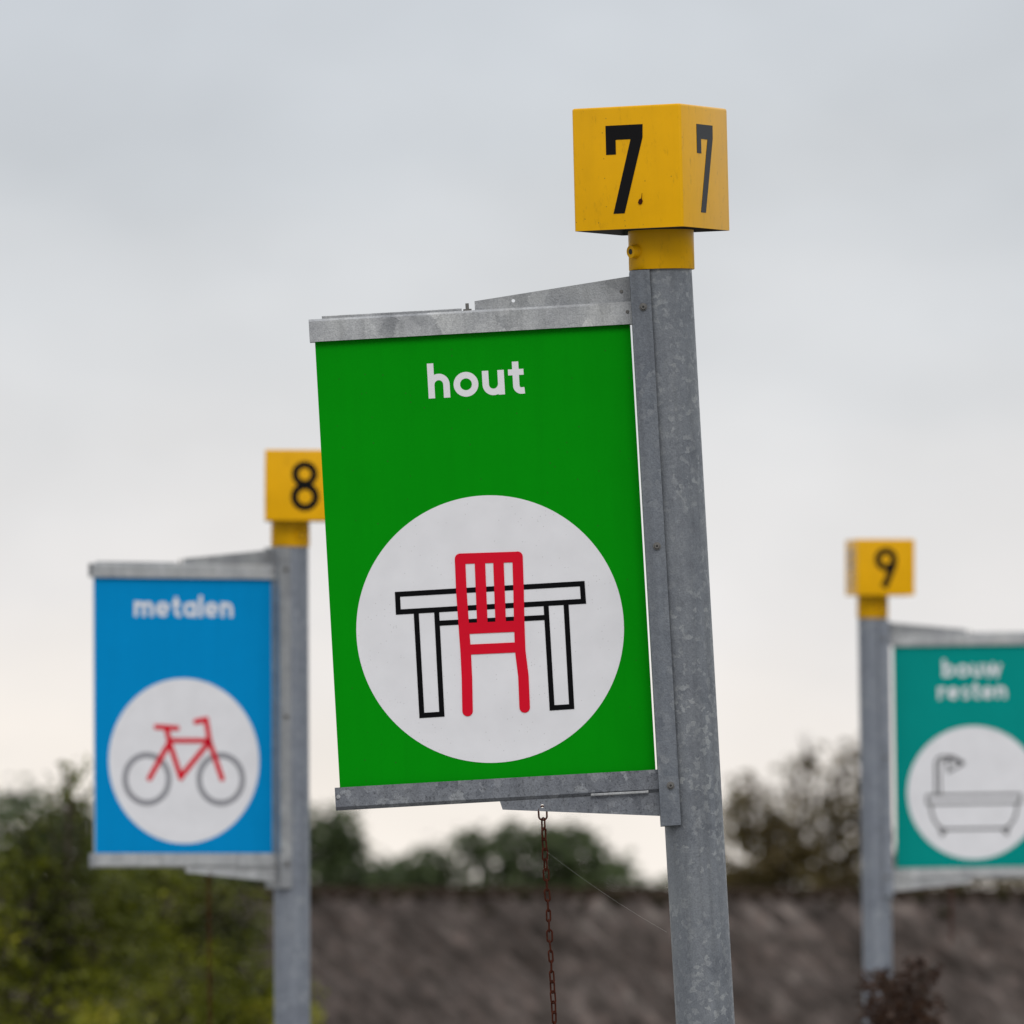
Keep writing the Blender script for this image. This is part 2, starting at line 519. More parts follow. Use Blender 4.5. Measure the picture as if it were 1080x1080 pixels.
def letter(ch):
    """strokes of a bold rounded sans letter and its width; x-height 26, ascender 37"""
    W = 6.8
    if ch == 'h':
        return [([(3.5, 0), (3.5, 37)], W), ([(19.6, 0)] + arc(11.6, 14.3, 8, 0, 172), W)], 23
    if ch == 'n':
        return [([(3.5, 0), (3.5, 26)], W), ([(19.6, 0)] + arc(11.6, 14.3, 8, 0, 172), W)], 23
    if ch == 'm':
        return [([(3.5, 0), (3.5, 26)], W), ([(18.5, 0)] + arc(11.2, 15.2, 7.3, 0, 172), W),
                ([(33.1, 0)] + arc(25.8, 15.2, 7.3, 0, 172), W)], 36.6
    if ch == 'o':
        return [(circle(13, 12.9, 9.7, 32), W, True)], 26
    if ch == 'u':
        return [([(3.6, 26)] + arc(11.7, 11.3, 8.1, 180, 352), W), ([(20, 0), (20, 26)], W)], 23.6
    if ch == 't':
        return [([(8, 34)] + arc(13.4, 8.4, 5.4, 180, 275, 10) + [(16.6, 3.2)], W), ([(0, 22.8), (16.4, 22.8)], 6.3)], 17
    if ch == 'e':
        return [(arc(12.9, 12.9, 9.6, 2, 318, 28), 6.4), ([(4, 12.6), (24.6, 12.6)], 5.4)], 25.6
    if ch == 'a':
        return [(circle(12.6, 12.9, 9.4, 32), 6.5, True), ([(22.0, 0), (22.0, 26)], 6.6)], 25.4
    if ch == 'l':
        return [([(3.5, 0), (3.5, 37)], W)], 7
    if ch == 'b':
        return [([(3.5, 0), (3.5, 37)], W), (circle(13.2, 12.9, 9.4, 32), 6.5, True)], 26.2
    if ch == 'r':
        return [([(3.5, 0), (3.5, 26)], W), (arc(11.6, 14.3, 8, 60, 172), W)], 15.5
    if ch == 's':
        return [(arc(9.4, 18.6, 4.7, 30, 250, 12) + arc(9.4, 7.6, 5.2, 75, -150, 14), 6.0)], 18
    if ch == 'w':
        return [([(1.8, 26), (10, 2), (18.4, 23.5), (26.8, 2), (35, 26)], 6.2)], 36.8
    return [], 10


def word(bm, txt, cx, base, yf, yb, gap=4.2, flip=1.0):
    parts = [letter(c) for c in txt]
    tot = sum(p[1] for p in parts) + gap * (len(txt) - 1)
    x = cx - tot / 2
    for st, wdt in parts:
        for s in st:
            stroke(bm, [(x + p[0], base + p[1]) for p in s[0]], s[1], yf, yb, closed=(len(s) > 2))
        x += wdt + gap


# ------------------------------------------------------------------ artwork on the sheets (coordinates of the design units)
CR, SR = math.cos(0.0565), math.sin(0.0565)


def L7(x, y):
    dx, dy = x - 720.0, y - 660.0
    return (dx * CR - dy * SR, -dx * SR - dy * CR)


def art_table_chair(root, yf, ox):
    def I(*pts):
        return [L7(400 + x / 4.5, 560 + y / 4.5) for x, y in pts]
    bm = bmesh.new()
    y1 = yf - 0.35
    stroke(bm, I((86, 301), (963, 250), (969, 334), (90, 385)), 5.4, y1, yf, True)
    stroke(bm, I((175, 388), (202, 876), (297, 870), (272, 383)), 5.4, y1, yf)
    stroke(bm, I((791, 345), (820, 840), (913, 834), (886, 342)), 5.4, y1, yf)
    stroke(bm, I((285, 438), (783, 411)), 5.4, y1, yf)
    link('table_picture', bm, M['black'], root, scale=K)
    bm = bmesh.new()
    y2 = yf - 0.7
    wd = 11.1
    stroke(bm, I((383, 135), (389, 280), (401, 450), (410, 575), (416, 700), (419, 855)), wd, y2, yf, round_ends=True)
    stroke(bm, I((656, 122), (661, 280), (664, 440), (669, 570), (684, 690), (690, 838)), wd, y2, yf, round_ends=True)
    stroke(bm, I((383, 132), (656, 123)), wd, y2, yf, round_ends=True)
    stroke(bm, I((477, 140), (490, 465)), wd, y2, yf)
    stroke(bm, I((565, 138), (577, 462)), wd, y2, yf)
    stroke(bm, I((398, 464), (664, 452)), 11.6, y2, yf)
    stroke(bm, I((408, 564), (668, 552)), 10.6, y2, yf)
    link('chair_picture', bm, M['red'], root, scale=K)


def art_bicycle(root, yf, ox):
    cx, cz = ox, 8.0

    def B(*pts):
        return [(cx + (x - 461) / 1.774, cz - (y - 360) / 1.943) for x, y in pts]
    for wx in (337, 583):
        bm = bmesh.new()
        q = B((wx, 420))[0]
        stroke(bm, circle(q[0], q[1], 41, 48), 10.5, yf - 0.35, yf, True)
        link('wheel_picture', bm, M['grey'], root, scale=K)
    bm = bmesh.new()
    y2 = yf - 0.7
    for pts, wd in ((((368, 247), (438, 251)), 9), (((402, 250), (413, 300)), 9.5), (((410, 292), (542, 292)), 8.5),
                    (((411, 296), (450, 416)), 9.5), (((412, 298), (345, 418)), 9.5), (((448, 414), (544, 296)), 9.5),
                    (((500, 229), (534, 222), (546, 296), (587, 418)), 9.5)):
        stroke(bm, B(*pts), wd, y2, yf, round_ends=True)
    link('bicycle_frame_picture', bm, M['red'], root, scale=K)


def art_bath(root, yf, ox):
    cx, cz = ox, 8.0

    def B(*pts):
        return [(cx + (x - 1026) / 1.917, cz - (y - 291) / 1.917) for x, y in pts]
    bm = bmesh.new()
    y1 = yf - 0.35
    W = 4.6
    stroke(bm, B((836, 300), (1216, 300), (1216, 334), (836, 334)), W, y1, yf, True)
    left = B((850, 336), (853, 370), (865, 405), (885, 430), (905, 438), (1147, 438), (1167, 430), (1187, 405), (1199, 370), (1202, 336))
    stroke(bm, left, W, y1, yf)
    stroke(bm, B((885, 438), (895, 462), (912, 438)), W, y1, yf)
    stroke(bm, B((1140, 438), (1157, 462), (1167, 438)), W, y1, yf)
    stroke(bm, B((872, 300), (872, 170), (878, 152), (892, 142), (940, 142), (985, 166)), W, y1, yf)
    stroke(bm, B((890, 300), (890, 172), (896, 160), (922, 160)), 3.6, y1, yf)
    stroke(bm, B((922, 150), (985, 172), (925, 204)), W, y1, yf, True)
    link('bathtub_picture', bm, M['black'], root, scale=K)


# ------------------------------------------------------------------ number digits
def digit(bm, ch, cx, z0, yf, yb):
    if ch == '7':
        pts = [(0, 1), (1, 1), (.99, .85), (.46, 0), (.16, 0), (.667, .836), (.264, .836), (.264, .67), (0, .67)]
        prism(bm, [[(cx + (x - .5) * 42.7, z0 + z * 93) for x, z in pts]], yf, yb)
    elif ch == '8':
        stroke(bm, circle(cx - 0.8, z0 + 61.5, 16.3, 40), 12, yf, yb, True)
        stroke(bm, circle(cx, z0 + 22.6, 18.4, 40), 12.4, yf, yb, True)
    elif ch == '9':
        stroke(bm, circle(cx, z0 + 62, 17.5, 40), 14, yf, yb, True)
        stroke(bm, [(cx + 17.3, z0 + 60), (cx + 16, z0 + 50), (cx + 11, z0 + 38), (cx - 4, z0 + 2)], 15, yf, yb)


# ------------------------------------------------------------------ one sign post with its arm, sheet and numbered box
def make_sign(ch, D, piv, sc, side, yaw, lean, sheet_mat, texts, art, box, label, name='sign_post', art_shift=0.0):
    """piv: picture spot of the design origin on the pole axis; side -1: sheet to the left, +1: to the right"""
    pv = P(piv[0], piv[1], D)
    near = ch == '7'
    R = Matrix.Rotation(lean, 4, 'Y') @ Matrix.Rotation(yaw, 4, 'Z')
    H = pv.z / math.cos(lean)
    base = pv - (R @ Vector((0, 0, H)))
    root = empty(name, Matrix.Translation(base) @ R)
    tag(root, label, 'sign', 'numbered signs of the recycling yard')
    Hu = H / K
    T = Matrix.Translation((0, 0, Hu))
    s = side

    def put(nm, bm, mat, par=root, smooth=None):
        return link(nm, bm, mat, par, xf=T, smooth=smooth, scale=K)

    def X(a, b):
        return (min(s * a, s * b), max(s * a, s * b))
    # pole
    bm = bmesh.new()
    add_cyl(bm, (0, 0, -Hu - 30), (0, 0, box.get('ptop', 390)), 31, seg=72)
    put('pole', bm, M['pole' if near else 'zinc_blue'], smooth=40)
    bm = bmesh.new()
    add_box(bm, -75, 75, -75, 75, -Hu + 0.5, -Hu + 8, 1)
    foot = put('base_plate', bm, M['pole'])
    # channel strip on the pole
    bm = bmesh.new()
    prof = [(-35, -31), (-14, -31), (-14, -28.5), (-32.3, -28.5), (-32.3, 28.5), (-14, 28.5), (-14, 31), (-35, 31)]
    if s > 0:
        prof = [(-x, y) for x, y in prof][::-1]
    extrude_profile_z(bm, prof, -210, 376)
    put('mounting_channel', bm, M['strip' if near else ('plate' if ch == '8' else 'zinc_blue')])
    for z in (337, 84.4, -168):
        bm = bmesh.new()
        add_cyl(bm, (s * 22.8, -31, z), (s * 22.8, -32.2, z), 4.1, 4.1, 20)
        add_cyl(bm, (s * 22.8, -32.2, z), (s * 22.8, -35.2, z), 3.2, 2.5, 20)
        sc_ = put('screw', bm, M['steel'], smooth=40)
        bm = bmesh.new()
        add_cyl(bm, (s * 22.8, -35.2, z), (s * 22.8, -35.6, z), 1.3, 1.3, 6)
        put('screw_socket', bm, M['recess_shade'], par=sc_)
    # rails: inverted and upright channels that hold the sheet
    off = 0.0 if s < 0 else 5.0
    ax0, ax1 = X(376 + off, 35.05)
    bm = bmesh.new()
    up = [(-9, 321), (-9, 342.6), (-6.6, 345), (8, 345), (9, 344), (9, 321), (6.5, 321), (6.5, 342), (-6.5, 342), (-6.5, 321)]
    extrude_profile_x(bm, up, ax0, ax1)
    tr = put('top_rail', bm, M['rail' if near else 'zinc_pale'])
    bm = bmesh.new()   # raised back lip along part of the rail
    lx0, lx1 = X(362 + off, 214)
    add_box(bm, lx0, lx1, 3.0, 9.2, 345.1, 348.4, 0.5)
    put('rail_lip', bm, M['plate'], par=tr)
    bm = bmesh.new()
    dn = [(-9, -150), (-6.5, -150), (-6.5, -171), (6.5, -171), (6.5, -150), (9, -150), (9, -173), (8, -174), (-5.6, -174), (-9, -170.4)]
    extrude_profile_x(bm, dn, ax0, ax1)
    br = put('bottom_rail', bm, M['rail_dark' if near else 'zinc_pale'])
    bm = bmesh.new()
    add_cyl(bm, (s * (372.6 + off), -9, -160), (s * (372.6 + off), -10.4, -160), 2.6, 2.0, 16)
    put('rivet', bm, M['rail'], par=br, smooth=40)
    bm = bmesh.new()
    wx0, wx1 = X(107, 46)
    add_box(bm, wx0, wx1, -11.0, -9.1, -174.0, -171.6, 0.4)
    put('weld_bead', bm, M['rail'], par=br)
    # gusset plates
    bm = bmesh.new()
    o1 = [(s * x, z) for x, z in ((200, 345.2), (200, 355), (35.05, 372), (35.05, 345.2))]
    prism(bm, [o1, circle(s * 159, 353.2, 1.9, 18)], 2.0, 5.0)
    put('top_gusset', bm, M['plate'])
    bm = bmesh.new()
    o2 = [(s * x, z) for x, z in ((203, -174.2), (200.6, -183), (35.05, -199), (35.05, -174.2))]
    prism(bm, [o2, circle(s * 158.6, -181.6, 1.9, 18)], -6.0, -3.0)
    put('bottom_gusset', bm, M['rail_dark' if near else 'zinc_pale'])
    # bolt with nut standing on the top rail
    bm = bmesh.new()
    add_cyl(bm, (s * 208, 0, 345), (s * 208, 0, 347), 4.6, 4.6, 6)
    add_cyl(bm, (s * 208, 0, 347), (s * 208, 0, 353), 1.9, 1.9, 12)
    put('bolt', bm, M['steel'])
    for bx, bz in ((s * 44.5, 356.5), (s * 39.5, 334)):
        bm = bmesh.new()
        add_cyl(bm, (bx, 2.0 if bz > 345 else -9.0, bz), (bx, 0.6 if bz > 345 else -10.2, bz), 2.0, 1.6, 12)
        put('rivet', bm, M['steel'])
    # sheet
    shift = 0.0 if s < 0 else art_shift
    p0, p1 = (-370.6, -37.2) if s < 0 else (38.2 + shift, 371.6 + shift)
    bm = bmesh.new()
    add_box(bm, p0, p1, -2.0, 2.0, -170, 341)
    for f in bm.faces:
        f.material_index = 0 if abs(f.normal.y) > 0.5 else 1
    sh = put('sign_sheet', bm, [sheet_mat, M['edge']])
    cxx = (p0 + p1) / 2 + (0.9 if s < 0 else 0)
    bm = bmesh.new()
    prism(bm, [circle(cxx, 8, 141.2, 128)], -2.35, -2.0)
    put('picture_disc', bm, M['disc'], par=sh)
    LAY[0] = 0
    bm = bmesh.new()
    for (txt, base_) in texts:
        word(bm, txt, cxx, base_, -2.25, -2.0)
    put('lettering', bm, M['white'], par=sh)
    before = set(bpy.data.objects)
    art(sh, -2.36, cxx)
    for o in set(bpy.data.objects) - before:
        o.data.transform(Matrix.Translation((0, 0, H)))
    # numbered box: bent out of line with its post, so it gets its own tilt
    bpos = P(box['cx'], box['y'], D)
    Rb = Matrix.Rotation(box['roll'], 4, 'Y') @ Matrix.Rotation(box.get('pitch', 0.0), 4, 'X')
    XF = (Matrix.Translation(base) @ R).inverted() @ Matrix.Translation(bpos) @ Rb
    XF = Matrix.Diagonal((1 / K, 1 / K, 1 / K, 1)) @ XF @ Matrix.Diagonal((K, K, K, 1))
    hc, r_, sz, hb = box['hc'], box['r'], box['s'], box['h']
    bm = bmesh.new()
    rings = [(r_ - 1.2, 0), (r_, 0.8), (r_, hc), ]
    # open tube with a wall
    n = 72
    loops = []
    for rr, zz in ((r_ - 1.7, hc), (r_ - 1.7, 0.3), (r_ - 1.4, 0), (r_ - 0.5, 0), (r_, 0.6), (r_, hc)):
        loops.append([bm.verts.new((rr * math.cos(2 * PI * i / n), rr * math.sin(2 * PI * i / n), zz)) for i in range(n)])
    for a, b_ in zip(loops, loops[1:]):
        for i in range(n):
            bm.faces.new((a[i], a[(i + 1) % n], b_[(i + 1) % n], b_[i]))
    col = link('collar', bm, M['yellow'], root, xf=XF, smooth=40, scale=K)
    bx = Matrix.Translation((box['ox'], 0, hc)) @ Matrix.Rotation(box['yaw'], 4, 'Z')
    bm = bmesh.new()
    add_box(bm, -sz / 2, sz / 2, -sz / 2, sz / 2, 0, hb)
    es = [e for e in bm.edges if max(v.co.z for v in e.verts) > hb * 0.5]
    bmesh.ops.bevel(bm, geom=es, offset=2.6, segments=3, affect='EDGES', profile=0.5)
    bot = min(bm.faces, key=lambda f: f.calc_center_median().z)
    bmesh.ops.inset_region(bm, faces=[bot], thickness=4.5, depth=0)
    bmesh.ops.translate(bm, vec=(0, 0, 6), verts=list(bot.verts))
    for f in {f for v in bot.verts for f in v.link_faces}:
        f.material_index = 1  # inside of the box coloured dark in place of its shade
    nb = link('number_box', bm, [M['yellow'], M['recess_shade']], root, xf=XF @ bx, smooth=35, scale=K)
    for k, rot in enumerate((0, PI / 2, PI, -PI / 2)):
        bm = bmesh.new()
        digit(bm, ch, box['dx'] if k == 0 else 0, box['dz'], -sz / 2 - 0.35, -sz / 2)
        link('digit', bm, M['digit'], nb, xf=XF @ bx @ Matrix.Rotation(rot, 4, 'Z'), scale=K)
    # clamp screw on the collar
    bm = bmesh.new()
    ang = math.radians(box.get('screw', -142))
    dr = Vector((math.cos(ang), math.sin(ang), -0.05))
    zc = 21
    p_ = dr * (r_ - 2)
    add_cyl(bm, p_ + Vector((0, 0, zc)), p_ + dr * 9 + Vector((0, 0, zc)), 8.0, 6.6, 28)
    boss = link('clamp_boss', bm, M['yellow'], col, xf=XF, smooth=40, scale=K)
    bm = bmesh.new()
    add_cyl(bm, p_ + dr * 8.7 + Vector((0, 0, zc)), p_ + dr * 9.2 + Vector((0, 0, zc)), 3.0, 3.0, 16)
    link('screw_socket', bm, M['recess_shade'], col, xf=XF, scale=K)
    if ch == '7':
        bm = bmesh.new()
        xx, zz = 14.5, 28
        prism(bm, [[(xx - 2.6, zz - 1), (xx - 1, zz - 3), (xx + 1.6, zz - 2.2), (xx + 2.6, zz + .6), (xx + 1.6, zz + 3), (xx + 2.2, zz + 9), (xx + 1.2, zz + 3.5), (xx - 1.4, zz + 2.4)]],
              -sz / 2 - 1.2, -sz / 2 - 0.36)
        link('rust_spot', bm, M['rust'], nb, xf=XF @ bx, scale=K)
    return root, H


s7, H7 = make_sign('7', D7, (720, 660), 1.0, -1, 0.0, -0.0565, M['green'], [('hout', 254.6)], art_table_chair,
                   dict(cx=698, y=284.8, roll=-0.024, pitch=0.014, hc=41.5, r=34.7, s=125, h=129.5, ox=-8.8, yaw=math.radians(-24.4), dx=-2.4, dz=16.5),
                   'green sign lettered hout with red chair picture, on thick grey post topped by yellow box')
s8, H8 = make_sign('8', D8, (307.2, 808), SC8, -1, math.radians(26), -0.005, M['blue'], [('metalen', 254.6)], art_bicycle,
                   dict(cx=306.2, y=576.6, roll=0.004, pitch=0.02, ptop=383, hc=44, r=33.2, s=124, h=121.5, ox=18, yaw=math.radians(1.0), dx=7, dz=18, screw=-60),
                   'blue sign lettered metalen with red bicycle picture, on grey post topped by yellow box')
s9, H9 = make_sign('9', D9, (923, 841.5), SC9, 1, 0.0, -0.014, M['teal'], [('bouw', 254.6), ('resten', 207)], art_bath,
                   dict(cx=920.3, y=652, roll=0.0, pitch=0.02, ptop=388, hc=48, r=33.2, s=125, h=119, ox=15.5, yaw=math.radians(10), dx=0, dz=14, screw=-60),
                   'teal sign with bathtub picture, on grey post topped by yellow box at the right', art_shift=4.4)


# ------------------------------------------------------------------ chains hanging from the lower gussets
def link_mesh(L_, W_, r, seg=28, cs=8):
    bm = bmesh.new()
    path = []
    hl = (L_ - W_) / 2
    for i in range(seg):
        t = 2 * PI * i / seg
        path.append(Vector((W_ / 2 * math.cos(t), 0, W_ / 2 * math.sin(t) + (hl if math.sin(t) >= 0 else -hl))))
    rings = []
    for i in range(seg):
        d = (path[(i + 1) % seg] - path[i - 1]).normalized()
        nrm = Vector((0, 1, 0)); b_ = d.cross(nrm)
        rings.append([bm.verts.new(path[i] + nrm * r * math.cos(2 * PI * k / cs) + b_ * r * math.sin(2 * PI * k / cs)) for k in range(cs)])
    for i in range(seg):
        A, B = rings[i], rings[(i + 1) % seg]
        for k in range(cs):
            bm.faces.new((A[k], A[(k + 1) % cs], B[(k + 1) % cs], B[k]))
    return bm


def chain(start, nlinks, drift, label, whole=False, first_big=True):
    root = empty('hanging_chain', Matrix.Translation(start))
    tag(root, label, 'chain', 'rusty chains hanging from the signs')
    meshes = {}
    rnd = random.Random(5)
    z = 0.0
    x = 0.0
    bigbm = bmesh.new() if whole else None
    for i in range(nlinks):
        if i == 0:
            Ln, Wn, r = 0.0265, 0.0158, 0.0018
        else:
            Ln, Wn, r = 0.0232, 0.0098, 0.00165
        key = 0 if i == 0 else 1
        zc = z - Ln / 2
        xc = x + drift * (Ln / 2)
        yaw_ = (0.15 if i == 0 else (PI / 2 * (i % 2) + rnd.uniform(-0.5, 0.5) + 0.35))
        tilt = -drift + rnd.uniform(-0.05, 0.05)
        mtx = Matrix.Translation((xc, 0, zc)) @ Matrix.Rotation(tilt, 4, 'Y') @ Matrix.Rotation(yaw_, 4, 'Z')
        if whole:
            b1 = link_mesh(Ln, Wn, r, 16, 5)
            b1.transform(mtx)
            me = bpy.data.meshes.new('tmp'); b1.to_mesh(me); b1.free()
            bigbm.from_mesh(me); bpy.data.meshes.remove(me)
        else:
            if key not in meshes:
                o = link('chain_link', link_mesh(Ln, Wn, r), M['rust'], root, smooth=60)
                meshes[key] = o.data
            else:
                o = bpy.data.objects.new('chain_link', meshes[key])
                C.objects.link(o); o.parent = root
            o.matrix_local = mtx
        step = Ln - 2 * r - 0.0006
        z -= step
        x += drift * step
    if whole:
        o = link('links', bigbm, M['rust'], root, smooth=60)
    return root


def gusset_hole(root, H, s):
    bpy.context.view_layer.update()
    return root.matrix_world @ Vector((s * 158.6 * K, -4.5 * K, H - 181.6 * K))


chain(gusset_hole(s7, H7, -1), 46, 0.056, 'rusty chain with thin links hanging below the green sign')
chain(gusset_hole(s8, H8, -1), 40, 0.01, 'blurred thin chain hanging below the blue sign', True)
chain(gusset_hole(s9, H9, 1), 12, 0.0, 'short chain end hanging below the teal sign', True)


# ------------------------------------------------------------------ the ground
def sheet(name, x0, x1, y0, y1, z, mat, kind='structure', thick=None):
    bm = bmesh.new()
    if thick:
        add_box(bm, x0, x1, y0, y1, z - thick, z)
    else:
        v = [bm.verts.new(p) for p in ((x0, y0, z), (x1, y0, z), (x1, y1, z), (x0, y1, z))]
        bm.faces.new(v)
    o = link(name, bm, mat)
    o['kind'] = kind
    return o


gm, t, b = new_mat('meadow', (0.05, 0.07, 0.02), 0.9)
tcn = nnode(t, 'ShaderNodeTexCoord'); n1 = nnode(t, 'ShaderNodeTexNoise', Scale=0.3, Detail=8.0)
t.links.new(tcn.outputs['Object'], n1.inputs['Vector'])
r = ramp_node(t, n1.outputs['Fac'], [(0.3, (0.035, 0.05, 0.015)), (0.6, (0.07, 0.09, 0.03)), (0.8, (0.10, 0.09, 0.05))])
t.links.new(r.outputs[0], b.inputs['Base Color'])
sheet('ground', -3000, 3000, -1000, 5000, -2.0, gm)
pm, t, b = new_mat('concrete_slabs', (0.25, 0.24, 0.22), 0.85)
tcn = nnode(t, 'ShaderNodeTexCoord')
bk = nnode(t, 'ShaderNodeTexBrick', Scale=0.5)
bk.offset = 0.0
bk.inputs['Color1'].default_value = (0.24, 0.235, 0.22, 1); bk.inputs['Color2'].default_value = (0.28, 0.27, 0.25, 1)
bk.inputs['Mortar'].default_value = (0.08, 0.08, 0.07, 1); bk.inputs['Mortar Size'].default_value = 0.008
t.links.new(tcn.outputs['Object'], bk.inputs['Vector'])
n1 = nnode(t, 'ShaderNodeTexNoise', Scale=3.0, Detail=8.0)
t.links.new(tcn.outputs['Object'], n1.inputs['Vector'])
rr = ramp_node(t, n1.outputs['Fac'], [(0.3, (0.75, 0.75, 0.75)), (0.7, (1.1, 1.1, 1.1))])
t.links.new(mixc(t, 1.0, bk.outputs['Color'], rr.outputs[0], 'MULTIPLY'), b.inputs['Base Color'])
sheet('pavement', -14, 14, -8, 50, 0.0, pm, thick=1.98)


# ------------------------------------------------------------------ shed with a weathered corrugated roof
def make_shed():
    D = 85.0
    kx = D / FPX
    ridge = P(640, 944, D)
    phi = math.radians(27)
    Mx = Matrix.Translation((ridge.x, ridge.y, -2.0)) @ Matrix.Rotation(phi, 4, 'Z')
    root = empty('shed', Mx)
    tag(root, 'long low shed with a weathered dark brown corrugated roof behind the signs', 'shed')
    Lh = 24.0
    zr = ridge.z + 2.0
    run, drop = 5.2, 5.2 * math.tan(math.radians(25))
    rm, t, b = new_mat('weathered_fibre_cement', (0.08, 0.07, 0.065), 0.9, spec=0.15)
    tcn = nnode(t, 'ShaderNodeTexCoord')
    mp = nnode(t, 'ShaderNodeMapping'); mp.inputs['Scale'].default_value = (1.3, 0.45, 0.45)
    t.links.new(tcn.outputs['Object'], mp.inputs[0])
    na = nnode(t, 'ShaderNodeTexNoise', Scale=3.2, Detail=8.0, Roughness=0.7)
    t.links.new(mp.outputs[0], na.inputs['Vector'])
    ra = ramp_node(t, na.outputs['Fac'], [(0.32, (0.024, 0.018, 0.015)), (0.45, (0.050, 0.040, 0.036)), (0.57, (0.084, 0.068, 0.062)), (0.70, (0.17, 0.147, 0.135))])
    nb = nnode(t, 'ShaderNodeTexNoise', Scale=8.0, Detail=6.0, Roughness=0.7)
    t.links.new(mp.outputs[0], nb.inputs['Vector'])
    rb = ramp_node(t, nb.outputs['Fac'], [(0.36, (0.5, 0.5, 0.47)), (0.52, (1, 1, 1)), (0.68, (1.6, 1.5, 1.45))])
    t.links.new(mixc(t, 1.0, ra.outputs[0], rb.outputs[0], 'MULTIPLY'), b.inputs['Base Color'])
    # overlapping courses of sheets: a dark joint every 1.3 m of slope and every sixth wave
    pitch_ = 0.177
    ncol = int(2 * Lh / pitch_) * 8
    for sgn in (-1, 1):
        bm = bmesh.new()
        # (fraction down the slope, lift): every course laps over the one below
        fr = []
        for q in range(4):
            fr += [(q / 4, 0.014), ((q + 1) / 4, 0.014), ((q + 1) / 4 + 0.0005, 0.0)]
        rows = len(fr) - 1
        grid = []
        for j in range(rows + 1):
            f, lift = fr[j]
            row = []
            for i in range(ncol + 1):
                x = -Lh + 2 * Lh * i / ncol
                z = 0.026 * math.sin(2 * PI * x / pitch_)
                row.append(bm.verts.new((x, sgn * (0.02 + run * f), zr - drop * f + z + lift)))
            grid.append(row)
        for j in range(rows):
            for i in range(ncol):
                bm.faces.new((grid[j][i], grid[j][i + 1], grid[j + 1][i + 1], grid[j + 1][i]))
        link('roof', bm, rm, root, smooth=80)
    bm = bmesh.new()
    prof = [(-0.13, zr - 0.025), (-0.125, zr + 0.0), (0, zr + 0.06), (0.125, zr + 0.0), (0.13, zr - 0.025), (0.0, zr + 0.035)]
    extrude_profile_x(bm, prof, -Lh - 0.02, Lh + 0.02)
    link('ridge_cap', bm, painted('ridge_shade_brown', (0.026, 0.018, 0.013), 0.95, 0, 0.3, spec=0.05), root)  # cap coloured dark to stand in for a shadowed band along the ridge
    wm, t, b = new_mat('shed_boards', (0.06, 0.045, 0.035), 0.85)
    tcn = nnode(t, 'ShaderNodeTexCoord')
    wv = nnode(t, 'ShaderNodeTexWave', Scale=3.5, Distortion=0.3)
    t.links.new(tcn.outputs['Object'], wv.inputs['Vector'])
    rw = ramp_node(t, wv.outputs['Fac'], [(0.0, (0.02, 0.015, 0.012)), (0.12, (0.06, 0.045, 0.035)), (1, (0.075, 0.055, 0.043))])
    t.links.new(rw.outputs[0], b.inputs['Base Color'])
    ze = zr - drop * 0.93 - 0.06
    for sgn in (-1, 1):
        bm = bmesh.new()
        y0 = sgn * run * 0.93
        add_box(bm, -Lh + 0.15, Lh - 0.15, min(y0, y0 - sgn * 0.12), max(y0, y0 - sgn * 0.12), 0, ze)
        link('wall', bm, wm, root)
    for xx in (-Lh + 0.15, Lh - 0.27):
        bm = bmesh.new()
        yy = run * 0.93 - 0.13
        A = [(xx, -yy, 0), (xx, yy, 0), (xx, yy, ze - 0.02), (xx, 0, zr - 0.1), (xx, -yy, ze - 0.02)]
        va = [bm.verts.new(p) for p in A]; vb = [bm.verts.new((p[0] + 0.12, p[1], p[2])) for p in A]
        bm.faces.new(va); bm.faces.new(vb[::-1])
        for i in range(5):
            bm.faces.new((va[i], va[(i + 1) % 5], vb[(i + 1) % 5], vb[i]))
        link('gable_wall', bm, wm, root)
    return root


make_shed()


# ------------------------------------------------------------------ trees and shrubs
FOL = {
    'bright': leafy('leaves_yellow_green', [(0.02, 0.024, 0.004), (0.085, 0.10, 0.006), (0.21, 0.225, 0.010), (0.40, 0.36, 0.035)]),
    'dark': leafy('leaves_dark_green', [(0.018, 0.028, 0.010), (0.05, 0.07, 0.028), (0.085, 0.118, 0.045), (0.13, 0.16, 0.08)]),
    'olive': leafy('leaves_olive_brown', [(0.042, 0.027, 0.012), (0.08, 0.057, 0.022), (0.12, 0.095, 0.03), (0.19, 0.14, 0.08)]),
    'brown': leafy('leaves_dry_brown', [(0.010, 0.005, 0.003), (0.026, 0.012, 0.007), (0.05, 0.024, 0.014), (0.085, 0.045, 0.026)]),
}


def limb(bm, p0, p1, r0, r1, seg=7, bend=0.08, rnd=random):
    p0, p1 = Vector(p0), Vector(p1)
    k = 4
    L_ = (p1 - p0).length
    pts = []
    for i in range(k + 1):
        f = i / k
        j = Vector((rnd.uniform(-1, 1), rnd.uniform(-1, 1), 0)) * bend * L_ * math.sin(PI * f)
        pts.append((p0.lerp(p1, f) + j, r0 + (r1 - r0) * f))
    for (a, ra), (b_, rb) in zip(pts, pts[1:]):
        add_cyl(bm, a, b_, ra, rb, seg, caps=False)


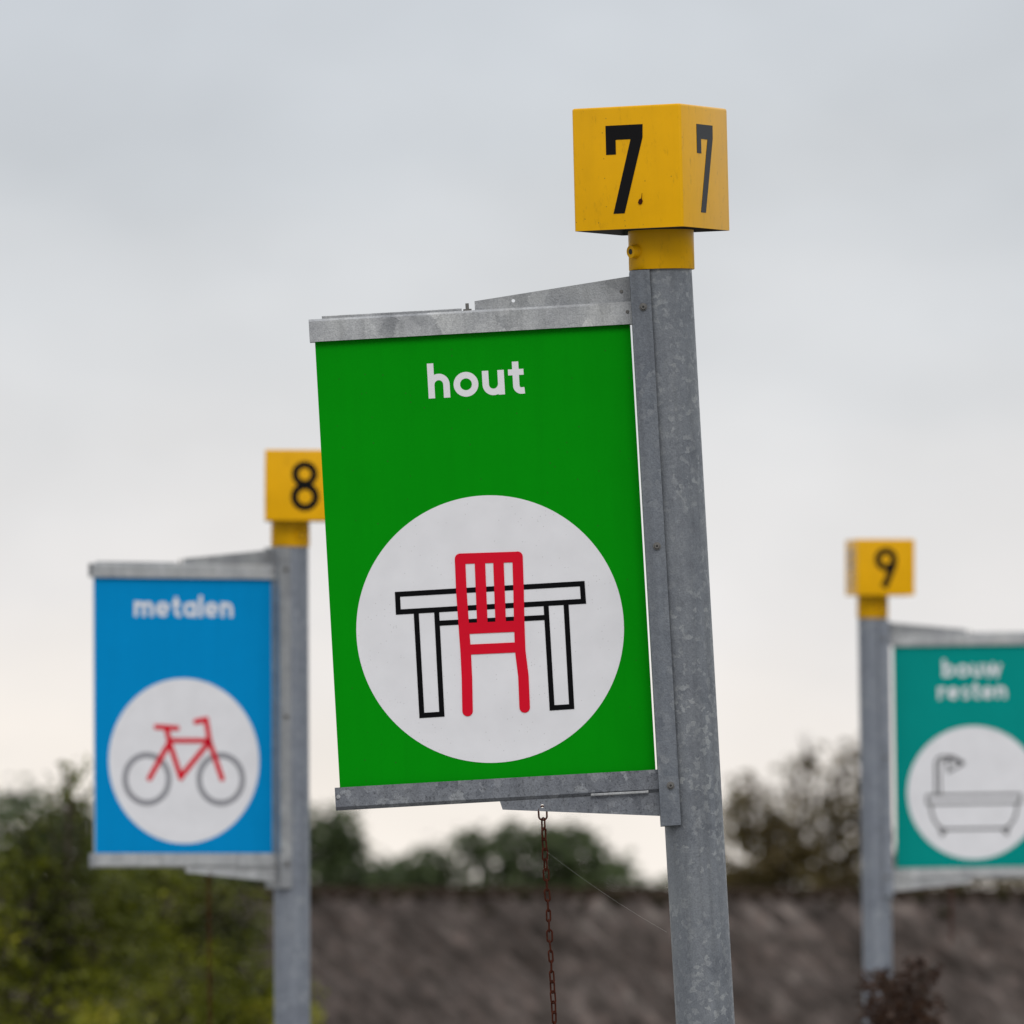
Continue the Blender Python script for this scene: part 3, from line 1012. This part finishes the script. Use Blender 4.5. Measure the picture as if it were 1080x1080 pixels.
def tree(name, D, lobes, leaf, mat, dens, label, cat, group, ground=-2.0, trunk_r=0.07, seed=1, nl=1.0, uni=0.6):
    """lobes: (cx, cy, rx, ry, density) in picture units at distance D; the crown keeps a real depth"""
    rnd = random.Random(seed)
    k = D / FPX
    cen = []
    for (cx, cy, rx, ry, dd) in lobes:
        p = P(cx, cy, D)
        depth = max(0.35, min(rx, 2.0 * ry) * k)
        cen.append((p + Vector((0, rnd.uniform(-0.3, 0.3) * depth, 0)), rx * k, depth, ry * k, dd))
    bx = sum(c[0].x * c[1] for c in cen) / sum(c[1] for c in cen)
    base = Vector((bx, D, ground))
    root = empty(name, Matrix.Translation(base))
    tag(root, label, cat, group)
    bm = bmesh.new()
    top = max(c[0].z for c in cen)
    fork = base + Vector((0.05, 0, (top - ground) * 0.45))
    limb(bm, (0, 0, -0.1), fork - base, trunk_r, trunk_r * 0.65, 9, 0.03, rnd)
    for c in cen:
        q = c[0] - base
        limb(bm, fork - base, q, trunk_r * 0.6, trunk_r * 0.22, 7, 0.08, rnd)
        for _ in range(7):
            e = q + Vector((rnd.uniform(-.8, .8) * c[1], rnd.uniform(-.8, .8) * c[2], rnd.uniform(-.3, .95) * c[3]))
            limb(bm, q - Vector((0, 0, c[3] * 0.4)), e, trunk_r * 0.2, trunk_r * 0.05, 5, 0.1, rnd)
    link('trunk', bm, M['bark'], root, smooth=60)
    verts, faces = [], []
    for (p, rx, ry, rz, dd) in cen:
        area = PI * rx * rz
        n = int(dens * dd * area / (leaf * leaf * 0.55))
        # clump centres inside the lobe
        ncl = max(6, int(14 * dd * nl))
        cl = []
        for _ in range(ncl):
            while True:
                v = Vector((rnd.uniform(-1, 1), rnd.uniform(-1, 1), rnd.uniform(-1, 1)))
                if 0.25 < v.length < 1.0:
                    break
            cl.append((Vector((v.x * rx, v.y * ry, v.z * rz)), rnd.uniform(0.22, 0.5)))
        for _ in range(n):
            if rnd.random() < uni:
                while True:
                    v = Vector((rnd.uniform(-1, 1), rnd.uniform(-1, 1), rnd.uniform(-1, 1)))
                    if v.length < 0.95:
                        break
                q = p - base + Vector((v.x * rx, v.y * ry, v.z * rz))
            else:
                c, cr_ = cl[rnd.randrange(ncl)]
                g = Vector((rnd.gauss(0, 0.5) * rx, rnd.gauss(0, 0.5) * ry, rnd.gauss(0, 0.5) * rz)) * cr_
                q = p - base + c + g
            if q.z + base.z < ground + 0.05:
                continue
            a = Vector((rnd.gauss(0, 1), rnd.gauss(0, 1), rnd.gauss(0, 0.6))).normalized()
            b_ = a.cross(Vector((rnd.gauss(0, 1), rnd.gauss(0, 1), rnd.gauss(0, 1)))).normalized()
            l = leaf * rnd.uniform(0.6, 1.35)
            i0 = len(verts)
            verts += [q, q + a * l * 0.5 + b_ * l * 0.3, q + a * l, q + a * l * 0.5 - b_ * l * 0.3]
            faces.append((i0, i0 + 1, i0 + 2, i0 + 3))
    me = bpy.data.meshes.new('crown')
    me.from_pydata([tuple(v) for v in verts], [], faces)
    me.materials.append(FOL[mat])
    o = bpy.data.objects.new('crown', me)
    C.objects.link(o)
    o.parent = root
    return root


# near, yellow-green bushes on the left
tree('bush', 58, [(75, 842, 38, 42, 0.42), (55, 905, 60, 50, 0.75), (20, 960, 80, 80, 1.1), (100, 985, 75, 80, 1.3), (45, 1065, 110, 70, 1.5),
                  (-70, 960, 90, 110, 1.1), (-60, 1090, 110, 100, 1.3)],
     0.04, 'bright', 4.2, 'yellow green bush with an airy top reaching up left of the blue sign', 'bush', 'bushes behind the blue sign', seed=3, nl=0.8, uni=0.5)
tree('bush', 62, [(165, 950, 70, 62, 1.3), (235, 975, 55, 55, 1.3), (185, 1050, 110, 75, 1.5), (262, 1062, 45, 60, 1.3), (300, 1085, 38, 60, 1.2)],
     0.04, 'bright', 4.2, 'rounded yellow green bush seen below the blue sign and beside its post', 'bush', 'bushes behind the blue sign', seed=8, nl=0.8, uni=0.5)
# trees beyond the shed
G = 'trees beyond the shed roof'
tree('tree', 240, [(348, 885, 40, 42, 1.2), (372, 925, 45, 35, 1.2), (330, 935, 45, 40, 1.2)], 0.24, 'dark', 7.6,
     'dark green tree beyond the roof, between blue sign post and lower corner of green sign', 'tree', G, seed=12, trunk_r=0.2)
tree('tree', 255, [(400, 935, 36, 22, 1.1), (432, 928, 42, 20, 1.1), (462, 918, 34, 26, 1.1), (470, 940, 40, 22, 1.2)], 0.24, 'dark', 7.4,
     'low dark green tree beyond the roof below the left end of the green sign', 'tree', G, seed=13, trunk_r=0.2)
tree('tree', 235, [(505, 898, 30, 26, 1.1), (548, 896, 34, 28, 1.2), (598, 898, 38, 34, 1.35), (560, 935, 75, 24, 1.2), (620, 925, 32, 26, 1.2)], 0.24, 'dark', 7.5,
     'broad dark green tree beyond the roof directly behind the rusty chain', 'tree', G, seed=14, trunk_r=0.22)
tree('tree', 260, [(652, 912, 16, 18, 1.1), (650, 936, 30, 18, 1.1), (700, 944, 34, 15, 1.1), (735, 935, 22, 22, 1.1)], 0.24, 'dark', 7.3,
     'small dark green tree just left of the thick grey post beyond the roof', 'tree', G, seed=15, trunk_r=0.18)
tree('tree', 200, [(792, 838, 30, 24, 0.75), (778, 868, 24, 32, 0.8), (805, 905, 50, 44, 1.3), (825, 862, 26, 22, 0.6), (878, 858, 24, 24, 0.7), (850, 895, 50, 42, 1.15), (860, 935, 60, 26, 1.3),
                   (795, 938, 55, 26, 1.2), (842, 822, 20, 34, 0.4), (856, 800, 14, 30, 0.22), (868, 835, 26, 30, 0.4), (888, 815, 16, 36, 0.35), (908, 872, 30, 50, 0.95), (910, 812, 15, 36, 0.9), (935, 930, 55, 32, 1.2)], 0.18, 'olive', 5.2,
     'open olive brown tree with thin twigs, between thick grey post and teal sign post', 'tree', G, seed=16, trunk_r=0.14)
tree('tree', 230, [(985, 900, 60, 50, 1.2), (1060, 880, 60, 60, 1.2), (1130, 890, 70, 55, 1.2), (1020, 940, 90, 30, 1.2)], 0.34, 'olive', 2.4,
     'olive brown tree hidden mostly behind the teal sign', 'tree', G, seed=17, trunk_r=0.2)
tree('tree', 245, [(130, 900, 110, 60, 1.2), (250, 905, 70, 50, 1.2), (180, 950, 120, 40, 1.2), (20, 890, 80, 60, 1.2)], 0.24, 'dark', 7.2,
     'dark green tree far behind the yellow green bushes on the left', 'tree', G, seed=18, trunk_r=0.22)
# dry brown shrub at the foot of post number nine
tree('dry_shrub', 37.5, [(971, 1027, 20, 19, 1.4), (929, 1036, 24, 12, 1.3), (952, 1062, 44, 26, 1.5), (955, 1110, 55, 50, 1.5), (950, 1300, 90, 210, 1.0)],
     0.028, 'brown', 6.0, 'dry reddish brown shrub in front of the foot of the post of the teal sign', 'shrub', None, ground=0.0, seed=21, trunk_r=0.02)

# cushions of moss growing along the ridge of the shed
ms = bmesh.new()
rnd = random.Random(4)
shed = bpy.data.objects['shed']
zr_ = P(640, 944, 85.0).z + 2.0
for i in range(260):
    x = rnd.uniform(-14, 14)
    y = rnd.choice((-1, -1, 1)) * abs(rnd.gauss(0, 0.16))
    rr_ = rnd.uniform(0.02, 0.055)
    r_ = bmesh.ops.create_icosphere(ms, subdivisions=1, radius=rr_)
    for v in r_['verts']:
        v.co = Vector((v.co.x * rnd.uniform(1.2, 1.8), v.co.y * 1.3, v.co.z * 0.7)) + Vector((x, y, zr_ + 0.05 - abs(y) * 0.45))
mo = link('moss', ms, painted('dark_moss', (0.022, 0.020, 0.008), 0.95, 0, 0.4, spec=0.05), shed, smooth=80)
mo['kind'] = 'stuff'

# fine spider thread between the chain and the thick post
bm = bmesh.new()
a_, b_ = P(576, 898, D7 - 0.02), P(703, 983, D7 - 0.02)
prev = a_
for i in range(1, 13):
    f = i / 12
    q = a_.lerp(b_, f) - Vector((0, 0, 0.006 * math.sin(PI * f)))
    add_cyl(bm, prev - a_, q - a_, 0.00007, seg=5, caps=False)
    prev = q
th = link('spider_thread', bm, painted('silk', (0.6, 0.6, 0.58), 0.4))
th.location = a_
tag(th, 'fine pale spider thread stretched from the rusty chain to the thick grey post', 'thread')
